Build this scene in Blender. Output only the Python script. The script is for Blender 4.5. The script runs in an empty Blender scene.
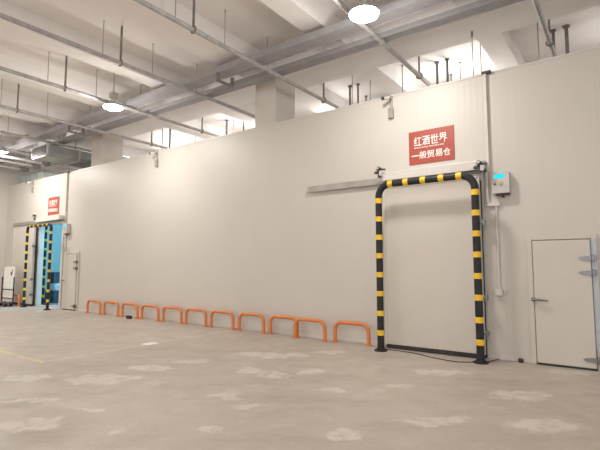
import bpy, bmesh, math, random
from mathutils import Vector, Matrix
random.seed(7)
scene = bpy.context.scene
COL = scene.collection
PI = math.pi

# ------------------------------------------------------------------ materials
def new_mat(name, color, rough=0.5, metal=0.0, spec=0.5):
    m = bpy.data.materials.new(name); m.use_nodes = True
    b = m.node_tree.nodes['Principled BSDF']
    b.inputs['Base Color'].default_value = (*color, 1)
    b.inputs['Roughness'].default_value = rough
    b.inputs['Metallic'].default_value = metal
    b.inputs['Specular IOR Level'].default_value = spec
    return m

def mottle(m, c1, c2, scale=6.0, detail=4.0, lo=0.35, hi=0.65, bump=0.0, bscale=40.0):
    nt = m.node_tree; b = nt.nodes['Principled BSDF']
    tc = nt.nodes.new('ShaderNodeTexCoord')
    n = nt.nodes.new('ShaderNodeTexNoise'); n.inputs['Scale'].default_value = scale; n.inputs['Detail'].default_value = detail
    r = nt.nodes.new('ShaderNodeValToRGB')
    r.color_ramp.elements[0].position = lo; r.color_ramp.elements[0].color = (*c1, 1)
    r.color_ramp.elements[1].position = hi; r.color_ramp.elements[1].color = (*c2, 1)
    nt.links.new(tc.outputs['Object'], n.inputs['Vector'])
    nt.links.new(n.outputs['Fac'], r.inputs['Fac'])
    nt.links.new(r.outputs['Color'], b.inputs['Base Color'])
    if bump:
        n2 = nt.nodes.new('ShaderNodeTexNoise'); n2.inputs['Scale'].default_value = bscale; n2.inputs['Detail'].default_value = 5
        bp = nt.nodes.new('ShaderNodeBump'); bp.inputs['Strength'].default_value = bump; bp.inputs['Distance'].default_value = 0.01
        nt.links.new(tc.outputs['Object'], n2.inputs['Vector'])
        nt.links.new(n2.outputs['Fac'], bp.inputs['Height'])
        nt.links.new(bp.outputs['Normal'], b.inputs['Normal'])
    return m

def emit_mat(name, color, strength):
    m = bpy.data.materials.new(name); m.use_nodes = True
    nt = m.node_tree; nt.nodes.clear()
    e = nt.nodes.new('ShaderNodeEmission'); e.inputs['Color'].default_value = (*color, 1); e.inputs['Strength'].default_value = strength
    o = nt.nodes.new('ShaderNodeOutputMaterial'); nt.links.new(e.outputs[0], o.inputs[0])
    return m

M = {}
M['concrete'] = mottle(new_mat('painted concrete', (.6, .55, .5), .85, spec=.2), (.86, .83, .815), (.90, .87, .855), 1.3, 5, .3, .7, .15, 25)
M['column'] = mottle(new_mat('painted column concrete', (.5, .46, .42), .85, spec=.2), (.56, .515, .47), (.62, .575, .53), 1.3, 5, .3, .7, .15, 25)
M['galv'] = mottle(new_mat('galvanised steel', (.4, .4, .4), .5, .25), (.38, .37, .37), (.50, .49, .48), 9, 3, .35, .65)
M['tray'] = mottle(new_mat('tray steel', (.4, .4, .4), .5, .2), (.33, .325, .34), (.37, .365, .38), 5, 3, .35, .65)
M['rod'] = mottle(new_mat('dark hanger steel', (.14, .13, .13), .6, .2), (.18, .17, .165), (.25, .235, .225), 9, 3)
M['pale_rod'] = mottle(new_mat('grey hanger steel', (.34, .33, .32), .6, .1), (.36, .34, .32), (.43, .41, .385), 9, 3)
M['orange'] = mottle(new_mat('orange enamel', (.75, .2, .03), .35), (.60, .19, .05), (.67, .22, .065), 5, 3)
M['black'] = mottle(new_mat('black enamel', (.02, .02, .022), .45, spec=.25), (.018, .018, .022), (.03, .03, .034), 8, 3)
M['yellow'] = mottle(new_mat('yellow reflective tape', (.8, .5, .02), .45), (.78, .48, .02), (.86, .55, .03), 12, 3)
M['white_door'] = mottle(new_mat('white coated door panel', (.74, .69, .63), .4), (.56, .515, .46), (.585, .54, .49), .8, 3)
M['white_trim'] = mottle(new_mat('white aluminium trim', (.78, .75, .71), .35), (.59, .56, .525), (.63, .60, .565), 3, 3)
M['alu'] = mottle(new_mat('anodised aluminium rail', (.5, .47, .44), .4, .5), (.33, .30, .275), (.40, .37, .335), 4, 3)
M['chrome'] = mottle(new_mat('brushed chrome', (.55, .54, .53), .28, .85), (.22, .22, .23), (.29, .29, .30), 12, 3)
M['rubber'] = mottle(new_mat('black rubber', (.03, .028, .026), .8), (.025, .023, .022), (.045, .04, .038), 10, 3)
M['box_grey'] = mottle(new_mat('grey enclosure paint', (.6, .58, .56), .4), (.50, .48, .465), (.54, .52, .505), 5, 3)
M['dark_plastic'] = mottle(new_mat('dark plastic', (.05, .045, .045), .5), (.04, .036, .036), (.07, .062, .06), 10, 3)
M['sign_red'] = mottle(new_mat('red sign face', (.5, .05, .04), .45), (.35, .060, .038), (.39, .07, .045), 3, 3)
M['letter'] = mottle(new_mat('white sign lettering', (.86, .83, .8), .5), (.84, .81, .78), (.88, .86, .83), 6, 2)
M['cam'] = mottle(new_mat('camera casing', (.55, .5, .46), .4), (.28, .25, .23), (.36, .32, .29), 8, 2)
M['duct'] = mottle(new_mat('grey sheet duct', (.27, .29, .28), .55, .2), (.24, .255, .245), (.31, .33, .315), 4, 4)
M['pale_duct'] = mottle(new_mat('pale green insulated duct', (.45, .5, .48), .7), (.42, .47, .45), (.50, .55, .53), 3, 3)
M['knob'] = mottle(new_mat('amber push knob', (.55, .42, .2), .4), (.5, .38, .18), (.6, .46, .24), 20, 2)
M['blue_film'] = mottle(new_mat('pale blue edge strip', (.42, .52, .62), .4), (.42, .48, .54), (.48, .54, .60), 6, 2)
M['carton'] = mottle(new_mat('dark carton', (.06, .07, .09), .7), (.05, .06, .08), (.085, .095, .115), 8, 3)
M['drum'] = mottle(new_mat('white drum plastic', (.75, .76, .77), .45), (.72, .73, .74), (.79, .8, .81), 8, 2)
M['paper'] = mottle(new_mat('off white sheet', (.78, .76, .72), .7), (.75, .73, .69), (.82, .80, .77), 8, 2)
M['tick'] = mottle(new_mat('dark printed mark', (.06, .06, .07), .6), (.05, .05, .06), (.08, .08, .09), 8, 2)
M['lens'] = emit_mat('lamp lens glow', (1.0, .97, .92), 26.0)
M['lcd'] = emit_mat('cyan display glow', (.02, .75, .95), 1.1)
M['lamp_body'] = mottle(new_mat('lamp aluminium', (.5, .48, .46), .45, .4), (.46, .44, .42), (.54, .52, .5), 10, 2)

# insulated wall panel: pale coated steel, tongue joints every metre, faint ribs
def wall_material():
    m = new_mat('cream insulated panel', (.78, .73, .67), .46)
    nt = m.node_tree; b = nt.nodes['Principled BSDF']; L = nt.links
    tc = nt.nodes.new('ShaderNodeTexCoord'); sx = nt.nodes.new('ShaderNodeSeparateXYZ')
    L.new(tc.outputs['Object'], sx.inputs[0])
    def math_(op, a, v=None, c=None):
        n = nt.nodes.new('ShaderNodeMath'); n.operation = op
        for i, q in enumerate((a, v, c)):
            if q is None: continue
            if isinstance(q, (int, float)): n.inputs[i].default_value = q
            else: L.new(q, n.inputs[i])
        return n.outputs[0]
    fx = math_('PINGPONG', sx.outputs['X'], .5)
    seam = math_('LESS_THAN', fx, .006)
    n = nt.nodes.new('ShaderNodeTexNoise'); n.inputs['Scale'].default_value = .5; n.inputs['Detail'].default_value = 3
    L.new(tc.outputs['Object'], n.inputs['Vector'])
    r = nt.nodes.new('ShaderNodeValToRGB')
    r.color_ramp.elements[0].position = .3; r.color_ramp.elements[0].color = (.545, .51, .465, 1)
    r.color_ramp.elements[1].position = .7; r.color_ramp.elements[1].color = (.575, .54, .495, 1)
    L.new(n.outputs['Fac'], r.inputs['Fac'])
    mx = nt.nodes.new('ShaderNodeMix'); mx.data_type = 'RGBA'
    mx.inputs['B'].default_value = (.45, .42, .38, 1)
    L.new(math_('MULTIPLY', seam, .15), mx.inputs['Factor']); L.new(r.outputs['Color'], mx.inputs['A'])
    L.new(mx.outputs['Result'], b.inputs['Base Color'])
    rib = math_('SINE', math_('MULTIPLY', sx.outputs['X'], 2 * PI / .1))
    bp = nt.nodes.new('ShaderNodeBump'); bp.inputs['Strength'].default_value = .17; bp.inputs['Distance'].default_value = .003
    L.new(math_('SUBTRACT', rib, math_('MULTIPLY', seam, 1.5)), bp.inputs['Height'])
    L.new(bp.outputs['Normal'], b.inputs['Normal'])
    return m
M['wall'] = wall_material()

# worn concrete floor: cloudy grey-beige, pale scuffed patches, two worn painted lines
SCUFFS = [(-2.54, 4.39, 0.31, 0.23), (-2.58, 6.1, 0.5, 0.23), (-3.66, 6.15, 0.31, 0.25), (-0.86, 5.33, 0.21, 0.14),
          (-0.59, 4.99, 0.16, 0.1), (-1.68, 4.28, 0.09, 0.08), (-1.73, 7.22, 0.28, 0.19), (-0.76, 7.78, 0.42, 0.17),
          (-0.41, 7.53, 0.25, 0.2), (-0.71, 6.55, 0.18, 0.18), (-0.37, 6.32, 0.25, 0.23), (-2.19, 6.74, 0.37, 0.14),
          (0.14, 6.49, 0.15, 0.21), (-0.03, 7.69, 0.2, 0.17), (0.35, 4.14, 0.18, 0.14), (0.55, 7.95, 0.35, 0.14),
          (3.87, 6.49, 0.42, 0.17), (1.26, 4.52, 0.39, 0.15), (0.36, 5.58, 0.18, 0.13), (1.97, 6.49, 0.42, 0.16),
          (2.55, 5.37, 0.35, 0.18), (2.31, 4.39, 0.38, 0.18), (-3.01, 5.17, 0.28, 0.09), (-2.18, 4.83, 0.16, 0.07),
          (1.25, 5.8, 0.25, 0.12), (-0.82, 4.26, 0.18, 0.08)]
def floor_material():
    m = new_mat('worn concrete floor', (.4, .35, .3), .55, spec=.4)
    nt = m.node_tree; b = nt.nodes['Principled BSDF']; L = nt.links
    tc = nt.nodes.new('ShaderNodeTexCoord')
    def math_(op, a, v=None, clamp=False):
        n = nt.nodes.new('ShaderNodeMath'); n.operation = op; n.use_clamp = clamp
        for i, q in enumerate((a, v)):
            if q is None: continue
            if isinstance(q, (int, float)): n.inputs[i].default_value = q
            else: L.new(q, n.inputs[i])
        return n.outputs[0]
    def noise(scale, detail, vec, rough=.5):
        n = nt.nodes.new('ShaderNodeTexNoise'); n.inputs['Scale'].default_value = scale; n.inputs['Detail'].default_value = detail
        n.inputs['Roughness'].default_value = rough
        L.new(vec, n.inputs['Vector']); return n
    def remap(v, a, c, d=0., e=1.):
        n = nt.nodes.new('ShaderNodeMapRange'); n.interpolation_type = 'SMOOTHSTEP'
        L.new(v, n.inputs['Value']); n.inputs['From Min'].default_value = a; n.inputs['From Max'].default_value = c
        n.inputs['To Min'].default_value = d; n.inputs['To Max'].default_value = e; return n.outputs['Result']
    def mix(f, a, c):
        n = nt.nodes.new('ShaderNodeMix'); n.data_type = 'RGBA'; L.new(f, n.inputs['Factor'])
        for s, q in (('A', a), ('B', c)):
            if isinstance(q, tuple): n.inputs[s].default_value = (*q, 1)
            else: L.new(q, n.inputs[s])
        return n.outputs['Result']
    P = tc.outputs['Object']
    # turn the floor axes by 36 degrees for the scuffs
    rot = nt.nodes.new('ShaderNodeMapping'); rot.vector_type = 'TEXTURE'; rot.inputs['Rotation'].default_value = (0, 0, math.radians(36))
    L.new(P, rot.inputs['Vector'])
    warp = noise(3.2, 5, P, .62)
    sub = nt.nodes.new('ShaderNodeVectorMath'); sub.operation = 'SUBTRACT'; L.new(warp.outputs['Color'], sub.inputs[0]); sub.inputs[1].default_value = (.5, .5, .5)
    scl = nt.nodes.new('ShaderNodeVectorMath'); scl.operation = 'SCALE'; L.new(sub.outputs[0], scl.inputs[0]); scl.inputs['Scale'].default_value = .62
    add = nt.nodes.new('ShaderNodeVectorMath'); add.operation = 'ADD'; L.new(rot.outputs[0], add.inputs[0]); L.new(scl.outputs[0], add.inputs[1])
    acc = None
    for (u, v, su, sv) in SCUFFS:
        mp = nt.nodes.new('ShaderNodeVectorMath'); mp.operation = 'SUBTRACT'; L.new(add.outputs[0], mp.inputs[0]); mp.inputs[1].default_value = (u, v, 0)
        ml = nt.nodes.new('ShaderNodeVectorMath'); ml.operation = 'MULTIPLY'; L.new(mp.outputs[0], ml.inputs[0]); ml.inputs[1].default_value = (1 / su, 1 / sv, 0)
        ln = nt.nodes.new('ShaderNodeVectorMath'); ln.operation = 'LENGTH'; L.new(ml.outputs[0], ln.inputs[0])
        f = remap(ln.outputs['Value'], .78, 1.12, 1., 0.)
        acc = f if acc is None else math_('MAXIMUM', acc, f)
    base = mix(remap(noise(.55, 6, P, .6).outputs['Fac'], .3, .7), (.41, .355, .305), (.49, .435, .38))
    cloud = remap(noise(1.7, 6, P, .65).outputs['Fac'], .54, .72)
    base = mix(math_('MULTIPLY', cloud, .62), base, (.57, .52, .465))
    stretch = nt.nodes.new('ShaderNodeMapping'); stretch.inputs['Scale'].default_value = (.55, 1.5, 1); stretch.inputs['Rotation'].default_value = (0, 0, .25)
    L.new(rot.outputs[0], stretch.inputs['Vector'])
    dirt = remap(noise(1.5, 8, stretch.outputs[0], .72).outputs['Fac'], .48, .68)
    pale = remap(noise(2.1, 8, stretch.outputs[0], .75).outputs['Fac'], .56, .68)
    base = mix(math_('MULTIPLY', dirt, .55), base, (.33, .28, .24))
    base = mix(math_('MULTIPLY', pale, .3), base, (.60, .55, .49))
    grain = remap(noise(30, 4, P, .7).outputs['Fac'], .35, .65, 0., .18)
    base = mix(grain, base, (.30, .26, .22))
    brk = remap(noise(5, 5, P, .7).outputs['Fac'], .3, .55)
    base = mix(math_('MULTIPLY', math_('MULTIPLY', acc, brk), .6), base, (.66, .61, .545))
    # painted lines, worn through
    sx = nt.nodes.new('ShaderNodeSeparateXYZ'); L.new(P, sx.inputs[0])
    wear = remap(noise(9, 5, P, .7).outputs['Fac'], .36, .58)
    def band(coord, c, hw): return math_('LESS_THAN', math_('ABSOLUTE', math_('SUBTRACT', coord, c)), hw)
    ly = math_('MULTIPLY', band(sx.outputs['Y'], 3.42, .05), math_('LESS_THAN', sx.outputs['X'], -7.38))
    base = mix(math_('MULTIPLY', math_('MULTIPLY', ly, wear), .85), base, (.66, .53, .22))
    lx = math_('MULTIPLY', band(sx.outputs['X'], -7.45, .05), math_('GREATER_THAN', sx.outputs['Y'], 3.4))
    base = mix(math_('MULTIPLY', math_('MULTIPLY', lx, wear), .7), base, (.60, .54, .44))
    L.new(base, b.inputs['Base Color'])
    L.new(remap(warp.outputs['Fac'], .3, .7, .38, .6), b.inputs['Roughness'])
    bp = nt.nodes.new('ShaderNodeBump'); bp.inputs['Strength'].default_value = .12; bp.inputs['Distance'].default_value = .01
    L.new(noise(14, 6, P, .7).outputs['Fac'], bp.inputs['Height']); L.new(bp.outputs['Normal'], b.inputs['Normal'])
    return m
M['floor'] = floor_material()

# ------------------------------------------------------------------ mesh helpers
class MB:
    """collects shapes, then links them as ONE mesh object"""
    def __init__(s): s.bm = bmesh.new()
    def box(s, x0, x1, y0, y1, z0, z1, bev=0.0, seg=2):
        b = bmesh.new()
        bmesh.ops.create_cube(b, size=1.0)
        for v in b.verts:
            v.co = Vector(((x0 + x1) / 2 + v.co.x * (x1 - x0), (y0 + y1) / 2 + v.co.y * (y1 - y0), (z0 + z1) / 2 + v.co.z * (z1 - z0)))
        if bev:
            bmesh.ops.bevel(b, geom=list(b.edges), offset=bev, segments=seg, affect='EDGES', profile=.5)
        s._merge(b); return s
    def _merge(s, b):
        me = bpy.data.meshes.new('tmp'); b.to_mesh(me); b.free(); s.bm.from_mesh(me); bpy.data.meshes.remove(me)
    def rod(s, p, q, r, n=10, r2=None):
        p, q = Vector(p), Vector(q); d = q - p
        b = bmesh.new()
        bmesh.ops.create_cone(b, cap_ends=True, segments=n, radius1=r, radius2=r if r2 is None else r2, depth=d.length)
        rotm = Vector((0, 0, 1)).rotation_difference(d.normalized()).to_matrix().to_4x4()
        bmesh.ops.transform(b, matrix=Matrix.Translation((p + q) / 2) @ rotm, verts=b.verts)
        s._merge(b); return s
    def tube(s, pts, r, n=14, caps=True):
        pts = [Vector(p) for p in pts]; bm = s.bm; rings = []
        t0 = (pts[1] - pts[0]).normalized()
        ref = Vector((0, 0, 1)) if abs(t0.z) < .9 else Vector((0, 1, 0))
        nrm = t0.cross(ref).normalized()
        for i, p in enumerate(pts):
            t = ((pts[i + 1] - p).normalized() if i == 0 else (p - pts[i - 1]).normalized() if i == len(pts) - 1
                 else ((pts[i + 1] - p).normalized() + (p - pts[i - 1]).normalized()).normalized())
            nrm = (nrm - t * nrm.dot(t)).normalized(); bn = t.cross(nrm)
            rings.append([bm.verts.new(p + (nrm * math.cos(2 * PI * k / n) + bn * math.sin(2 * PI * k / n)) * r) for k in range(n)])
        for a, c in zip(rings, rings[1:]):
            for k in range(n): bm.faces.new((a[k], a[(k + 1) % n], c[(k + 1) % n], c[k]))
        if caps: bm.faces.new(list(reversed(rings[0]))); bm.faces.new(rings[-1])
        return s
    def lathe(s, prof, c=(0, 0, 0), n=28):
        bm = s.bm; rings = []
        for (r, z) in prof:
            if r < 1e-5: rings.append([bm.verts.new((c[0], c[1], c[2] + z))])
            else: rings.append([bm.verts.new((c[0] + r * math.cos(2 * PI * k / n), c[1] + r * math.sin(2 * PI * k / n), c[2] + z)) for k in range(n)])
        for a, d in zip(rings, rings[1:]):
            for k in range(n):
                j = (k + 1) % n
                if len(a) == 1 and len(d) == 1: continue
                if len(a) == 1: bm.faces.new((a[0], d[j], d[k]))
                elif len(d) == 1: bm.faces.new((a[k], a[j], d[0]))
                else: bm.faces.new((a[k], a[j], d[j], d[k]))
        return s
    def prism(s, poly, y0, y1):
        """polygon in X-Z, extruded along Y"""
        bm = s.bm
        f = [bm.verts.new((x, y0, z)) for x, z in poly]; g = [bm.verts.new((x, y1, z)) for x, z in poly]
        bm.faces.new(f); bm.faces.new(list(reversed(g)))
        for i in range(len(poly)):
            j = (i + 1) % len(poly); bm.faces.new((f[j], f[i], g[i], g[j]))
        return s
    def build(s, name, mat, parent=None, smooth=False):
        bmesh.ops.recalc_face_normals(s.bm, faces=s.bm.faces)
        me = bpy.data.meshes.new(name); s.bm.to_mesh(me); s.bm.free()
        me.materials.append(mat)
        if smooth:
            for p in me.polygons: p.use_smooth = True
            me.set_sharp_from_angle(angle=math.radians(40))
        o = bpy.data.objects.new(name, me); COL.objects.link(o)
        if parent is not None: o.parent = parent
        return o

def arc_path(corner_pts, rad, n=7):
    """polyline with each inner corner rounded"""
    P = [Vector(p) for p in corner_pts]; out = [P[0]]
    for i in range(1, len(P) - 1):
        a = (P[i - 1] - P[i]).normalized(); c = (P[i + 1] - P[i]).normalized()
        ang = a.angle(c); d = rad / math.tan(ang / 2)
        ctr = P[i] + (a + c).normalized() * (rad / math.sin(ang / 2))
        s0 = P[i] + a * d - ctr; s1 = P[i] + c * d - ctr
        tot = s0.angle(s1); ax = s0.cross(s1).normalized()
        for k in range(n + 1): out.append(ctr + Matrix.Rotation(tot * k / n, 3, ax) @ s0)
    out.append(P[-1]); return out

def thing(name, label, cat, loc=(0, 0, 0), group=None):
    o = bpy.data.objects.new(name, None); COL.objects.link(o)
    o.location = loc; o.empty_display_size = .2
    tag(o, label, cat, group); return o
def tag(o, label, cat, group=None):
    o['label'] = label; o['category'] = cat
    if group: o['group'] = group
    return o
def struct(o): o['kind'] = 'structure'; return o
def dup(root, loc, label, group=None):
    r = root.copy(); COL.objects.link(r); r.location = loc; r['label'] = label
    if group: r['group'] = group
    for ch in list(root.children):
        c = ch.copy(); COL.objects.link(c); c.parent = r
        for g in list(ch.children):
            d = g.copy(); COL.objects.link(d); d.parent = c
    return r

def text_mesh(name, body, size_w, size_h, x0, y, z0, mat, parent, bold=.012, depth=.004):
    """flat lettering facing -Y fitted into size_w x size_h with its lower left at (x0, y, z0)"""
    cu = bpy.data.curves.new('lettering', 'FONT'); cu.body = body; cu.size = 1.0; cu.extrude = .01; cu.offset = bold; cu.resolution_u = 3
    o = bpy.data.objects.new('lettering', cu); COL.objects.link(o)
    bpy.context.view_layer.update()
    me = bpy.data.meshes.new_from_object(o.evaluated_get(bpy.context.evaluated_depsgraph_get()))
    bpy.data.objects.remove(o); bpy.data.curves.remove(cu)
    xs = [v.co.x for v in me.vertices]; ys = [v.co.y for v in me.vertices]
    w = max(xs) - min(xs) or 1; h = max(ys) - min(ys) or 1; bx, by = min(xs), min(ys)
    if size_h is None: size_h = h * size_w / w
    for v in me.vertices:
        v.co = Vector((x0 + (v.co.x - bx) / w * size_w, y - (v.co.z + .01) / .02 * depth, z0 + (v.co.y - by) / h * size_h))
    me.name = name; me.materials.clear(); me.materials.append(mat)
    r = bpy.data.objects.new(name, me); COL.objects.link(r); r.parent = parent
    return r

# ------------------------------------------------------------------ the setting
YW = 7.83            # face of the insulated wall
HT = 4.72            # its height
SLAB = 6.35; SOF = 5.94
X0, X1 = -20.62, 12.0
struct(MB().box(X0 - .3, X1, -14, 16.3, -.25, 0).build('floor', M['floor']))
struct(MB().box(X0 - .3, X1, -14, 16.3, SLAB, SLAB + .25).build('ceiling', M['concrete']))
OX0, OX1, OZ = -17.55, -15.93, 2.95       # doorway into the far cold room
w = MB()
w.box(X0, OX0 - .04, YW, YW + .1, 0, HT); w.box(OX1 + .04, X1, YW, YW + .1, 0, HT); w.box(OX0 - .04, OX1 + .04, YW, YW + .1, OZ + .04, HT)
struct(w.build('wall_back', M['wall']))
struct(MB().box(X0 - .2, X0, -14, 16.2, 0, SLAB).build('wall_left', M['wall']))
struct(MB().box(X0, X1, 16, 16.2, 0, SLAB).build('wall_rear', M['concrete']))
struct(MB().box(X0, X1, YW + .1, 13.0, 4.60, 4.70).build('cold_room_roof', M['white_door']))
cr = MB(); cr.box(X0, -12, 12.9, 13.0, 0, 4.6); cr.box(-12.1, -12, YW + .1, 12.9, 0, 4.6)
struct(cr.build('cold_room_partition', M['white_door']))
struct(MB().box(X0, X1, YW - .006, YW, 0, .07).build('baseboard_back', M['white_trim']))
# flashing along the head of the wall
struct(MB().box(X0, X1, YW - .012, YW + .112, HT, HT + .025).build('trim_1', M['white_trim']))
# beams: three bays per column bay
def beam(xr, wd, z=SOF): struct(MB().box(xr - wd, xr, -14, 16, z, SLAB).build('ceiling_beam', M['concrete']))
for xr in (-1.74, -4.36, -9.0, -11.45, -16.4, -18.85): beam(xr, .44)
for xr in (.9, -6.5, -13.84): beam(xr, .68)
beam(3.4, .44); beam(5.9, .44)
struct(MB().box(X0, X1, YW + .1, 8.95, SOF - .01, SLAB).build('ceiling_girder', M['concrete']))
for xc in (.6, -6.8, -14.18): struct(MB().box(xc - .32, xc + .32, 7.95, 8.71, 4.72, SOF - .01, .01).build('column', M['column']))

# ------------------------------------------------------------------ sliding cold room doors
def sliding_door(name, leaf_l, leaf_r, rail_l, rail_r, cov_l, cov_r, op_l, op_r, hang):
    root = bpy.data.objects.new(name, None); COL.objects.link(root); root.location = ((leaf_l + leaf_r) / 2, 7.68, 0); struct(root)
    def part(mb, nm, mat, smooth=False, parent=None):
        o = mb.build(nm, mat, smooth=smooth)
        o.data.transform(Matrix.Translation(-root.location)); o.parent = parent or root; return o
    leaf = part(MB().box(leaf_l, leaf_r, 7.655, 7.775, .075, 2.95, .012), 'door_leaf', M['white_door'])
    fr = MB()
    for a, c in ((leaf_l - .012, leaf_l + .035), (leaf_r - .035, leaf_r + .012)): fr.box(a, c, 7.645, 7.78, .07, 2.955, .004)
    fr.box(leaf_l, leaf_r, 7.645, 7.78, 2.92, 2.962, .004)
    part(fr, 'leaf_edging', M['white_trim'])
    part(MB().box(leaf_l, leaf_r, 7.66, 7.775, .01, .075, .008).box(leaf_r + .005, leaf_r + .02, 7.72, 7.77, .02, 2.9), 'door_gasket', M['rubber'])
    f = MB(); f.box(op_l - .1, op_l, 7.785, YW + .12, 0, OZ + .1); f.box(op_r, op_r + .1, 7.785, YW + .12, 0, OZ + .1); f.box(op_l, op_r, 7.785, YW + .12, OZ, OZ + .1)
    part(f, 'door_frame', M['white_trim'])
    rl = MB().box(rail_l, rail_r, 7.765, YW, 3.055, 3.16, .006).box(rail_l, rail_r, 7.755, 7.775, 3.035, 3.075)
    part(rl, 'door_rail', M['alu'])
    part(MB().box(cov_l, cov_r, 7.60, YW, 3.085, 3.215, .01).box(cov_l, cov_r, 7.585, 7.60, 3.06, 3.12).box(cov_l, cov_r + .02, 7.80, YW, 3.235, 3.245), 'rail_cover', M['white_trim'])
    for x, dz in hang:   # hanger carriage over each end of the leaf
        h = MB().box(x - .01, x + .06, 7.53, 7.60, 3.22, 3.31, .008).rod((x - .05, 7.57, 3.28), (x + .14, 7.57, 3.265), .018)
        h.box(x + .0, x + .035, 7.54, 7.60, 3.12, 3.23).rod((x + .02, 7.505, 3.29), (x + .02, 7.535, 3.29), .035, 16)
        h.box(x - .07, x - .03, 7.54, 7.60, 3.20, 3.235)
        for v in h.bm.verts: v.co.z += dz
        part(h, 'hanger_carriage', M['dark_plastic'], True)
        h = MB().rod((x + .02, 7.49, 3.29), (x + .02, 7.505, 3.29), .024, 14).box(x + .045, x + .10, 7.51, 7.53, 3.15, 3.24).box(x - .045, x - .0, 7.52, 7.56, 3.235, 3.315, .006)
        for v in h.bm.verts: v.co.z += dz
        part(h, 'carriage_wheel', M['lamp_body'], True)
    for z in (.42, .98, 2.2):               # guide brackets on the closing edge
        g = MB().box(leaf_r + .012, leaf_r + .09, 7.63, 7.70, z - .03, z + .03, .006).rod((leaf_r + .07, 7.60, z - .05), (leaf_r + .07, 7.60, z + .05), .022)
        part(g, 'guide_bracket', M['chrome'], True)
    return root
sliding_door('door_1', -3.63, -1.93, -5.45, -1.86, -3.68, -1.83, -3.58, -1.98, ((-3.69, 0), (-1.90, -.13)))
sliding_door('door_2', -19.40, -17.74, -19.85, -15.80, -17.60, -15.78, OX0, OX1, ((-17.58, .03),))

# ------------------------------------------------------------------ small hinged doors
def hinged_door(name, xl, xr, film=False):
    root = bpy.data.objects.new(name, None); COL.objects.link(root); root.location = ((xl + xr) / 2, YW, 0); struct(root)
    def part(mb, nm, mat, smooth=False):
        o = mb.build(nm, mat, smooth=smooth); o.data.transform(Matrix.Translation(-root.location)); o.parent = root; return o
    part(MB().box(xl + .012, xr - .012, 7.745, YW, .03, 1.87, .012), 'door_leaf', M['white_door'])
    f = MB(); f.box(xl - .07, xl, 7.785, YW, 0, 1.95, .006); f.box(xr, xr + .07, 7.785, YW, 0, 1.95, .006); f.box(xl, xr, 7.785, YW, 1.885, 1.95, .006)
    part(f, 'door_frame', M['white_door'])
    part(MB().box(xl + .01, xr - .01, 7.755, YW, .004, .03), 'door_gasket', M['rubber'])
    h = MB().box(xl - .03, xl + .03, 7.70, 7.785, .955, 1.005, .008).rod((xl - .01, 7.69, .98), (xl + .2, 7.69, .965), .018, 12, .012)
    h.lathe([(0, 0), (.03, .004), (.034, .02), (.0, .03)], (xl + .09, 7.69, .96), 14)
    part(h, 'door_handle', M['chrome'], True)
    for z in (1.60, 1.39, .15):
        g = MB().rod((xr + .015, 7.72, z - .05), (xr + .015, 7.72, z + .05), .02)
        g.prism([(xr + .0, z - .035), (xr - .14, z - .022), (xr - .17, z), (xr - .14, z + .022), (xr + .0, z + .035)], 7.725, 7.746)
        g.box(xr + .0, xr + .06, 7.745, 7.786, z - .04, z + .04)
        part(g, 'hinge', M['chrome'], True)
    if film: part(MB().box(xr - .005, xr + .055, 7.778, 7.786, .25, 1.88), 'edge_strip', M['blue_film'])
    return root
hinged_door('door_3', -1.20, -.42, True)
hinged_door('door_4', -15.62, -14.80)

# ------------------------------------------------------------------ striped bollard gates
def bollard_gate(label, xl, xr, y, top, R=.06, bend=.22):
    g = thing('bollard_gate', label, 'bollard gate', ((xl + xr) / 2, y, 0))
    hw = (xr - xl) / 2
    MB().tube(arc_path([(-hw, 0, .02), (-hw, 0, top), (hw, 0, top), (hw, 0, .02)], bend, 9), R, 20).build('gate_tube', M['black'], g, True)
    for s in (-1, 1):
        fp = MB().lathe([(0, 0), (.115, 0), (.115, .018), (.08, .022), (.078, .045), (0, .045)], (s * hw, 0, 0), 24)
        for k in range(4): fp.rod((s * hw + .097 * math.cos(k * PI / 2 + .7), .097 * math.sin(k * PI / 2 + .7), .016), (s * hw + .097 * math.cos(k * PI / 2 + .7), .097 * math.sin(k * PI / 2 + .7), .032), .01, 6)
        fp.build('foot_plate', M['black'], g, True)
        for z in (2.66, 2.33, 2.0, 1.67, 1.335, 1.0, .655, .315):
            zz = z * top / 2.95
            MB().tube([(s * hw, 0, zz - .045), (s * hw, 0, zz + .045)], R + .002, 20).build('yellow_band', M['yellow'], g, True)
    for i in range(5):
        x = -hw + .22 + (2 * hw - .44) * i / 4 + (.02 if i == 0 else -.02 if i == 4 else 0)
        MB().tube([(x - .045, 0, top), (x + .045, 0, top)], R + .002, 20).build('yellow_band', M['yellow'], g, True)
    return g
bollard_gate('black and yellow striped bollard gate framing the large closed white sliding door', -3.59, -1.91, 7.36, 2.94)
bollard_gate('black and yellow striped bollard gate in front of the blue lit open doorway', -17.56, -15.80, 7.36, 2.88, .046, .13)
bollard_gate('striped bollard gate standing inside the blue lit cold room, behind the front gate', -17.99, -16.2, 8.2, 3.1, .046)

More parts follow.
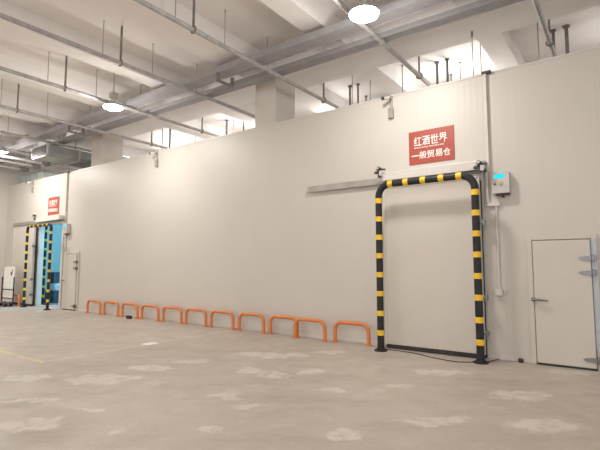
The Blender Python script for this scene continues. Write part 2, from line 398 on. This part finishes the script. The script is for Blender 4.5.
# ------------------------------------------------------------------ orange hoop guards
HW, HH, HR = .365, .39, .037
def hoop(label, x, y):
    g = thing('hoop_guard', label, 'hoop guard', (x, y, 0), 'orange hoop guards along the wall')
    MB().tube(arc_path([(-HW, 0, .004), (-HW, 0, HH), (HW, 0, HH), (HW, 0, .004)], .15, 8), HR, 14).build('hoop_tube', M['orange'], g, True)
    for s in (-1, 1):
        fp = MB().box(s * HW - .055, s * HW + .055, -.05, .05, 0, .01, .003)
        fp.rod((s * HW - .04, -.035, .01), (s * HW - .04, -.035, .02), .008, 6).rod((s * HW + .04, .035, .01), (s * HW + .04, .035, .02), .008, 6)
        fp.build('foot_plate', M['orange'], g)
    return g
ordn = ['nearest', 'second', 'third', 'fourth', 'fifth', 'sixth', 'seventh', 'eighth', 'ninth', 'tenth', 'eleventh']
hx = [(-4.35, 7.66), (-5.30, 7.63), (-6.20, 7.68), (-6.93, 7.67), (-7.86, 7.67), (-8.78, 7.67), (-9.70, 7.67), (-10.64, 7.67), (-11.58, 7.67), (-12.53, 7.67), (-13.48, 7.67)]
hx[2] = (-6.03, 7.70); hx[1] = (-5.28, 7.60)
proto = None
for i, (x, y) in enumerate(hx):
    lab = ('orange hoop guard nearest the large closed door and its striped gate' if i == 0 else
           'orange hoop guard at the far end of the row, beside the small far door' if i == 10 else
           '%s orange hoop guard from the large closed door, counting leftwards along the wall' % ordn[i])
    if i == 8: lab = 'ninth orange hoop guard from the large closed door, with a dark box at its foot'
    if proto is None: proto = hoop(lab, x, y)
    else: dup(proto, (x, y, 0), lab)
dup(proto, (-19.62, 7.40, 0), 'orange hoop guard farthest left, behind the white board on the trolley', 'orange hoop guards left of the open doorway')
dup(proto, (-18.40, 7.40, 0), 'orange hoop guard between the trolley and the striped gate of the open doorway', 'orange hoop guards left of the open doorway')

# ------------------------------------------------------------------ signs
def sign(label, xl, xr, z0, z1, line2):
    g = thing('wall_sign', label, 'sign', ((xl + xr) / 2, YW, (z0 + z1) / 2))
    W_, H_ = xr - xl, z1 - z0
    MB().box(-W_ / 2, W_ / 2, -.014, 0, -H_ / 2, H_ / 2, .003).build('sign_board', M['sign_red'], g)
    y = -.0145
    def row(nm, chars, u0, u1, v0, v1, bold):
        n = len(chars); step = (u1 - u0) / n
        for i, ch in enumerate(chars):
            lo, hi = (v0, v1) if ch != '一' else (v0 + (v1 - v0) * .44, v0 + (v1 - v0) * .58)
            text_mesh(nm, ch, W_ * step * .93, H_ * (hi - lo), -W_ / 2 + W_ * (u0 + step * i), y, H_ / 2 - H_ * hi, M['letter'], g, bold)
    row('brand_character', '红酒世界', .12, .87, .17, .45, .008)
    text_mesh('web_lettering', 'www.wine-world.com', W_ * .66, H_ * .06, -W_ / 2 + W_ * .12, y, H_ / 2 - H_ * .53, M['letter'], g, .006)
    row('caption_character', line2, .06, .94, .63, .85, .010)
    return g
sign('red sign with white lettering above the large closed white door', -3.18, -2.35, 3.335, 3.95, '一般贸易仓')
sign('small far red sign with white lettering above the blue lit open doorway', -17.09, -16.29, 3.31, 3.95, '跨境电商仓')

# ------------------------------------------------------------------ control boxes, conduits
def control_box(label, x, z, s=1.0):
    g = thing('control_box', label, 'control box', (x, YW, z))
    MB().box(-.13, .13, -.12, 0, -.17, .17, .01).build('enclosure', M['box_grey'], g)
    MB().box(-.135, .135, -.14, -.12, -.175, .175, .008).build('lid', M['box_grey'], g)
    MB().box(-.085, .06, -.144, -.14, .07, .135).build('display', M['lcd'], g)
    MB().rod((.0, -.14, -.01), (.0, -.16, -.01), .034, 18).build('rotary_knob', M['knob'], g, True)
    MB().rod((-.08, -.14, -.02), (-.08, -.15, -.02), .015, 12).build('push_button', M['dark_plastic'], g, True)
    MB().box(-.08, .12, -.11, -.02, -.2, -.17, .006).rod((0.02, -.06, -.2), (.02, -.06, -.24), .02).build('cable_gland', M['dark_plastic'], g)
    return g
control_box('grey control box with cyan display right of the large closed white door', -1.60, 2.825)
control_box('far grey control box with cyan display beside the open doorway', -15.56, 2.75)

def conduit(label, x, junction_x, zbox):
    g = thing('wall_conduit', label, 'conduit', (x, YW, 0))
    MB().box(-.024, .024, -.06, 0, 3.04, 4.735, .006).build('upper_trunking', M['white_trim'], g)
    MB().box(-.04, .1, -.075, 0, 4.715, 4.76, .008).build('top_fitting', M['dark_plastic'], g)
    d = junction_x - x
    MB().box(-.045, -.005, -.05, 0, 2.5, 3.04, .005).box(-.045, d + .06, -.05, 0, 2.46, 2.52, .005).build('elbow_trunking', M['white_trim'], g)
    MB().rod((d, -.022, zbox + .05), (d, -.022, 2.46), .018, 12).build('lower_conduit', M['white_trim'], g, True)
    MB().box(d - .06, d + .05, -.06, 0, zbox - .05, zbox + .05, .008).build('junction_box', M['white_trim'], g)
    MB().box(d + .06, d + .12, -.03, 0, zbox - .02, zbox + .05, .006).build('socket', M['box_grey'], g)
    return g
conduit('tall conduit with white junction box right of the large closed white door', -1.80, -1.70, 1.06)
conduit('tall conduit rising to the wall head beside the far open doorway', -15.74, -15.66, 1.06)

# ------------------------------------------------------------------ security cameras on the wall head
def camera_unit(label, x, side=-1):
    g = thing('security_camera', label, 'camera', (x, YW, 4.55))
    MB().box(-.03, .03, -.02, 0, -.2, .18, .004).rod((0, -.01, .12), (0, -.11, .12), .018).rod((0, -.11, .12), (side * .04, -.13, .1), .016).build('bracket', M['cam'], g, True)
    MB().box(-.05, .05, -.06, 0, -.26, -.05, .008).build('cable_box', M['cam'], g)
    MB().rod((side * .01, -.10, .115), (side * .075, -.19, .10), .03, 14).build('camera_body', M['white_trim'], g, True)
    MB().rod((side * .072, -.186, .10), (side * .095, -.215, .097), .034, 14).build('lens_hood', M['dark_plastic'], g, True)
    return g
camera_unit('security camera at the wall head left of the large closed door', -3.52)
camera_unit('security camera at the wall head midway along the panel wall, left of the near column', -10.72)
camera_unit('security camera at the wall head above the far open doorway', -18.4)

# ------------------------------------------------------------------ overhead pipes
ZP = 5.57
def pipe(label, x, y0=-6.0, y1=9.95):
    g = thing('sprinkler_pipe', label, 'pipe', (x, 0, ZP), 'sprinkler pipes under the ceiling')
    MB().rod((0, y0, 0), (0, y1, 0), .043, 14).build('pipe_run', M['galv'], g, True)
    for y in (.2, 2.55, 4.97, 9.12):
        h = MB().box(-.016, .016, y - .016, y + .016, .04, SLAB - ZP).build('hanger_rod', M['rod'], g)
        MB().tube([(.062 * math.cos(a), y, .062 * math.sin(a)) for a in [2 * PI * k / 16 for k in range(17)]], .014, 6, False).build('pipe_clamp', M['rod'], h, True)
    for y in (1.3, 4.58, 5.72, 6.95):
        MB().rod((0, y, .03), (0, y, .70), .009, 8).rod((0, y, .69), (0, y, .72), .015, 8).build('sprinkler_riser', M['pale_rod'], g, True)
    for y in (6.5, 7.3):
        MB().rod((0, y - .05, 0), (0, y + .05, 0), .052, 14).build('coupling', M['galv'], g, True)
    return g
PX = [(-.95, 'steel sprinkler pipe farthest right, over the small right hand door'),
      (-3.44, 'steel sprinkler pipe passing beside the nearer bright pendant lamp'),
      (-5.90, 'steel sprinkler pipe just right of the near column'),
      (-8.10, 'steel sprinkler pipe running just left of the near column'),
      (-10.33, 'steel sprinkler pipe passing beside the farther bright pendant lamp'),
      (-12.84, 'steel sprinkler pipe just right of the far column'),
      (-15.36, 'steel sprinkler pipe crossing above the grey sheet metal duct'),
      (-17.72, 'steel sprinkler pipe farthest left, near the left end wall')]
for x, lab in PX: pipe(lab, x)

# ------------------------------------------------------------------ cable trays
def tray(label, y0, y1, z, hgt):
    g = thing('cable_tray', label, 'cable tray', (0, (y0 + y1) / 2, z))
    hw = (y1 - y0) / 2; L0, L1 = X0 + .02, 9.0
    t = MB().box(L0, L1, -hw, hw, 0, .012)
    t.build('tray_floor', M['tray'], g)
    for s in (-1, 1):
        MB().box(L0, L1, s * hw - .008, s * hw + .008, -.012, hgt).box(L0, L1, s * hw - (.02 if s > 0 else 0), s * hw + (.0 if s > 0 else .02), hgt - .005, hgt).build('side_rail', M['tray'], g)
    c = MB()
    for k in range(4): c.tube([(L0 + i * 1.0, -hw * .6 + k * hw * .4 + .01 * math.sin(i * 1.7 + k), .04 + .005 * math.sin(i + k)) for i in range(int(L1 - L0))], .02, 8)
    c.build('cable', M['dark_plastic'], g, True)
    return g
wide = tray('wide galvanised cable tray running along the wall, nearer the camera', 6.55, 6.86, 5.65, .12)
tray('narrow galvanised cable tray running along the wall, behind the wide one', 7.27, 7.50, 5.65, .09)
for x in (-.7, -6.97, -13.3):      # U shaped trapeze brackets under the wide tray
    yc = (6.55 + 6.86) / 2
    br = MB().box(x - .03, x + .03, 6.54 - yc, 7.04 - yc, -.20, -.15, .004).box(x - .03, x + .03, 6.54 - yc, 6.60 - yc, -.15, 0, .004).box(x - .03, x + .03, 6.98 - yc, 7.04 - yc, -.15, .03, .004)
    br.build('trapeze_bracket', M['rod'], wide)

# ------------------------------------------------------------------ pendant high bay lamps
LAMPS = [(-3.09, 5.93, 'bright round pendant lamp nearest the camera, at the top of the view'),
         (-10.0, 5.98, 'bright round pendant lamp over the middle of the panel wall'),
         (-17.02, 6.14, 'bright pendant lamp farthest away at the left edge')]
lamp0 = None
for x, y, lab in LAMPS:
    if lamp0 is None:
        lamp0 = thing('pendant_lamp', lab, 'lamp', (x, y, 5.35), 'round high bay lamps')
        MB().rod((0, 0, .34), (0, 0, SLAB - 5.35), .012, 10).build('hanging_rod', M['pale_rod'], lamp0, True)
        MB().box(-.075, .075, -.075, .075, .22, .36, .012).build('driver_box', M['lamp_body'], lamp0)
        hs = MB().lathe([(.0, .24), (.05, .24), (.06, .09), (.13, .075), (.215, .03), (.235, .0), (.0, .0)], (0, 0, 0), 36)
        for k in range(18):
            a = 2 * PI * k / 18; hs.rod((.07 * math.cos(a), .07 * math.sin(a), .10), (.2 * math.cos(a), .2 * math.sin(a), .05), .006, 6)
        hs.build('housing', M['lamp_body'], lamp0, True)
        MB().lathe([(.228, -.002), (.222, -.025), (.17, -.05), (.09, -.066), (0, -.07)], (0, 0, 0), 36).build('lens', M['lens'], lamp0, True)
    else: dup(lamp0, (x, y, 5.35), lab)

# ------------------------------------------------------------------ rods hung over the cold room
rods = [(-3.46, 10.35, .03), (-3.21, 10.33, .03), (-3.40, 11.23, .022), (-3.01, 10.67, .012), (-2.34, 9.85, .01), (-1.21, 9.68, .012), (-1.01, 10.31, .03), (-.77, 10.28, .035),
        (-5.87, 10.39, .03), (-5.63, 10.40, .026), (-5.86, 11.3, .022), (-4.20, 10.01, .014), (-5.24, 9.39, .01), (-4.96, 9.8, .01),
        (-10.65, 10.48, .035), (-10.45, 10.6, .016), (-9.9, 10.5, .025), (-12.16, 9.35, .03), (-12.9, 9.6, .016), (-11.9, 10.2, .012)]
order = sorted(range(len(rods)), key=lambda i: -rods[i][0] / rods[i][1])
words = ['first', 'second', 'third', 'fourth', 'fifth', 'sixth', 'seventh', 'eighth', 'ninth', 'tenth', 'eleventh', 'twelfth', 'thirteenth', 'fourteenth', 'fifteenth', 'sixteenth', 'seventeenth', 'eighteenth', 'nineteenth', 'twentieth']
for n, i in enumerate(reversed(order) if rods[order[0]][0] / rods[order[0]][1] < rods[order[-1]][0] / rods[order[-1]][1] else order):
    x, y, r = rods[i]
    g = thing('suspension_rod', '%s %s ceiling rod from the right, rising behind the panel wall' % (words[n], 'thick dark' if r > .02 else 'thin grey'), 'rod', (x, y, 4.70), 'suspension rods over the cold room')
    MB().rod((0, 0, 0), (0, 0, SLAB - 4.70), r, 10).build('rod_shaft', M['rod'] if r > .02 else M['pale_rod'], g, True)
    MB().rod((0, 0, SLAB - 4.73), (0, 0, SLAB - 4.70), r * 1.9, 10).build('ceiling_cap', M['rod'], g, True)
g = thing('suspension_rod', 'thin rod dropping from the girder soffit left of the small right hand door', 'rod', (-2.18, 8.57, 4.70), 'suspension rods over the cold room')
MB().rod((0, 0, 0), (0, 0, SOF - 4.71), .009, 8).build('rod_shaft', M['pale_rod'], g, True)
MB().rod((0, 0, SOF - 4.82), (0, 0, SOF - 4.71), .02, 8).build('ceiling_cap', M['rod'], g, True)

# ------------------------------------------------------------------ ducts and pipes at the far left
g = thing('air_duct', 'grey sheet metal duct hanging over the wall left of the far column', 'duct', (-15.78, 8.2, 5.10))
d = MB(); d.prism([(-.55, .10), (-.45, 0), (.45, 0), (.55, .10), (.55, .36), (-.55, .36)], -1.35, 1.6)
d.build('duct_body', M['duct'], g)
lv = MB().box(-.5, .5, -1.372, -1.35, .02, .345)
for k in range(5): lv.box(-.46, .46, -1.385, -1.35, .04 + k * .062, .065 + k * .062)
lv.build('dark_front_plate', M['dark_plastic'], g)  # dark slatted plate added to keep the lamp-lit duct end dark
for y in (-1.36, -.3, .8): MB().prism([(-.575, .09), (-.46, -.02), (.46, -.02), (.575, .09), (.575, .37), (-.575, .37)], y, y + .05).build('flange', M['galv'], g)
for y in (-.45, 1.0):
    for s in (-1, 1): MB().rod((s * .59, y, .2), (s * .59, y, SLAB - 5.10), .012, 8).build('hanger_rod', M['rod'], g, True)
g = thing('insulated_duct', 'pale green insulated duct above the wall head at the left end', 'duct', (-19.5, 8.5, 4.78))
MB().box(-1.05, .98, -.3, .3, 0, .42, .03).build('duct_body', M['pale_duct'], g)
for x in (-.5, .5): MB().box(x - .02, x + .02, -.31, .31, -.01, .43).build('band_strap', M['galv'], g)
for x in (-.5, .5): MB().rod((x, 0, .42), (x, 0, SLAB - 4.78), .012, 8).build('hanger_rod', M['rod'], g, True)
for i, (x, r, lab) in enumerate([(-16.55, .03, 'rightmost pipe of the far left pipe bundle'), (-17.42, .05, 'second pipe from the right of the far left pipe bundle'),
                                 (-18.2, .045, 'third pipe from the right of the far left pipe bundle'), (-19.2, .055, 'leftmost pipe of the far left pipe bundle')]):
    g = thing('service_pipe', 'grey ' + lab, 'pipe', (x, 6.5, 5.28), 'service pipes over the far doorway')
    MB().rod((0, -3.5, 0), (0, 2.6, 0), r, 14).build('pipe_run', M['galv'], g, True)
    for y in (-1.4, 1.3):
        MB().rod((0, y, r), (0, y, SLAB - 5.28), .011, 8).build('hanger_rod', M['rod'], g, True)
    MB().rod((0, 1.15, 0), (0, 1.45, 0), r + .03, 14).rod((0, 1.3, 0), (.0, 1.3, -.12), .03, 10).rod((-.07, 1.3, -.12), (.07, 1.3, -.12), .02, 10).build('valve', M['rod'], g, True)

# ------------------------------------------------------------------ trolley, board and small things
g = thing('hand_trolley', 'black framed platform trolley standing at the far left by the wall', 'trolley', (-18.60, 7.02, 0))
MB().box(-.52, .52, -.06, .24, .12, .14, .005).build('platform', M['dark_plastic'], g)
for sx in (-.5, .5): MB().tube([(sx, .2, .15), (sx, .2, 1.06)], .022, 10).build('handle_post', M['black'], g, True)
for z in (.28, .60): MB().rod((-.5, .2, z), (.5, .2, z), .017, 10).build('crossbar', M['black'], g, True)
for sx in (-.42, .42):
    for sy in (.0, .17):
        MB().rod((sx - .02, sy, .06), (sx + .02, sy, .06), .06, 16).box(sx - .03, sx + .03, sy - .03, sy + .03, .10, .122).build('caster', M['rubber'], g, True)
g = thing('notice_board', 'white board with a dark tick mark, propped on the trolley', 'board', (-18.60, 7.26, .0))
MB().box(-.46, .46, -.012, .012, .165, 1.45, .005).build('board_panel', M['paper'], g)
MB().prism([(.10, 1.22), (.16, 1.10), (.21, 1.11), (.34, 1.34), (.27, 1.33), (.19, 1.20), (.15, 1.26)], -.017, -.012).build('tick_mark', M['tick'], g)
MB().tube([(-.46, -.012, .19), (-.46, -.012, 1.46), (.46, -.012, 1.46), (.46, -.012, .19)], .012, 6).build('board_frame', M['alu'], g)

o = MB().box(-.08, .08, -.05, .05, 0, .09, .015).build('floor_box', M['rubber']); o.location = (-11.38, 7.52, 0)
tag(o, 'small dark box on the floor at the foot of the ninth hoop guard', 'box')
g = thing('wall_socket', 'small rust brown socket low on the wall inside the ninth hoop guard', 'socket', (-11.52, YW, .27))
MB().box(-.05, .05, -.03, 0, -.06, .06, .008).build('back_box', M['orange'], g); MB().box(-.035, .035, -.036, -.03, -.04, .04).build('face_plate', M['knob'], g)
o = MB().box(-.11, .11, -.13, .13, 0, .006, .002).build('cover_plate', M['paper']); o.location = (-7.47, 5.4, 0)
tag(o, 'square white cover plate lying alone on the bare concrete floor', 'plate')
o = MB().lathe([(0, 0), (.03, .004), (.04, .03), (.03, .058), (0, .062)], (0, 0, 0), 16).build('rubber_door_stop', M['rubber'], None, True); o.location = (-1.42, 7.76, 0)
tag(o, 'small black rubber stop on the floor left of the small right hand door', 'door stop')
pts = [(-3.66, 7.52), (-3.3, 7.50), (-3.0, 7.46), (-2.7, 7.32), (-2.4, 7.22), (-2.22, 7.2), (-2.1, 7.26), (-2.02, 7.33), (-1.85, 7.5), (-1.76, 7.72), (-1.75, 7.78)]
sm = []
for i in range(len(pts) - 1):
    p0 = Vector(pts[max(i - 1, 0)]); p1 = Vector(pts[i]); p2 = Vector(pts[i + 1]); p3 = Vector(pts[min(i + 2, len(pts) - 1)])
    for k in range(4):
        t = k / 4; q = .5 * ((2 * p1) + (p2 - p0) * t + (2 * p0 - 5 * p1 + 4 * p2 - p3) * t * t + (3 * p1 - p0 - 3 * p2 + p3) * t ** 3)
        sm.append((q.x, q.y, .007))
sm.append((*pts[-1], .007))
o = MB().tube(sm, .007, 8).build('floor_cable', M['rubber'], None, True)
tag(o, 'thin black cable lying on the floor before the large closed door', 'cable')

# cold room contents seen through the open doorway
g = thing('carton_stack', 'dark pallet load of cartons low inside the blue lit cold room', 'carton stack', (-18.85, 9.15, 0))
MB().box(-.42, .42, -.35, .35, 0, .12, .01).build('pallet', M['carton'], g)
MB().box(-.38, .38, -.32, .32, .12, .48, .015).build('carton', M['carton'], g)
g = thing('white_drum', 'short white drum between dark cartons in the blue lit cold room', 'drum', (-18.85, 9.1, .48))
MB().lathe([(0, 0), (.24, 0), (.25, .02), (.25, .24), (.22, .27), (0, .27)], (0, 0, 0), 24).build('drum_body', M['drum'], g, True)
MB().lathe([(0, .27), (.23, .27), (.23, .29), (0, .29)], (0, 0, 0), 24).build('drum_lid', M['drum'], g, True)
g = thing('carton', 'tall dark carton resting on the white drum in the blue lit cold room', 'carton', (-18.88, 9.1, .77))
MB().box(-.24, .24, -.22, .22, 0, .44, .012).build('carton_body', M['carton'], g)
MB().box(-.03, .03, -.222, .222, .43, .443).build('sealing_tape', M['duct'], g)

# ------------------------------------------------------------------ light
LP = 64
def lamp(loc, power, radius=.22, color=(1, .95, .88), spread=PI):
    l = bpy.data.lights.new('high_bay_light', 'AREA'); l.shape = 'DISK'; l.size = radius * 2; l.energy = power; l.color = color; l.spread = spread
    o = bpy.data.objects.new('high_bay_light', l); COL.objects.link(o); o.location = loc
    g = bpy.data.lights.new('high_bay_fill', 'POINT'); g.energy = power * .95; g.shadow_soft_size = .12; g.color = color   # point fill added below each lamp to lift the ceiling
    q = bpy.data.objects.new('high_bay_fill', g); COL.objects.link(q); q.location = (loc[0], loc[1], loc[2] - .13); return o
for (x, y, _), k in zip(LAMPS, (.96, 1.1, 1.6)): lamp((x, y, 5.265), LP * k)
for y in (0.2, -6.0):
    for x, k in ((-.8, 1.15), (-8.6, .5), (-17.0, 1.8)): lamp((x, y, 5.27), LP * k)
for x, e in ((3.4, 45), (0.2, 14), (-3.1, 58), (-6.6, 28), (-10.0, 62), (-13.5, 50), (-17.0, 50)):  # unseen lights above the cold room, in-between ones added to brighten bays and girder
    l = bpy.data.lights.new('roof_void_light', 'POINT'); l.energy = e; l.shadow_soft_size = .2; l.color = (1, .97, .93)
    o = bpy.data.objects.new('roof_void_light', l); COL.objects.link(o); o.location = (x, 10.8, 5.5)
l = bpy.data.lights.new('cold_room_light', 'POINT'); l.energy = 640; l.shadow_soft_size = .3; l.color = (.17, .62, 1.0)
o = bpy.data.objects.new('cold_room_light', l); COL.objects.link(o); o.location = (-15.2, 10.6, 4.2)

wd = bpy.data.worlds.new('hall_ambient'); scene.world = wd; wd.use_nodes = True
bg = wd.node_tree.nodes['Background']; bg.inputs['Color'].default_value = (1, .962, .935, 1); bg.inputs['Strength'].default_value = 1.35

# ------------------------------------------------------------------ camera
cam = bpy.data.cameras.new('camera'); co = bpy.data.objects.new('camera', cam); COL.objects.link(co)
cam.sensor_fit = 'HORIZONTAL'; cam.sensor_width = 36; cam.lens = 27.0; cam.clip_end = 200
co.location = (0, 0, 1.5); co.rotation_euler = (math.radians(90) + math.atan(40 / 450), 0, math.radians(36))
scene.camera = co
vs = scene.view_settings; vs.view_transform = 'Standard'; vs.look = 'None'; vs.gamma = 1; vs.exposure = .12; vs.use_curve_mapping = False
scene.cycles.max_bounces = 8
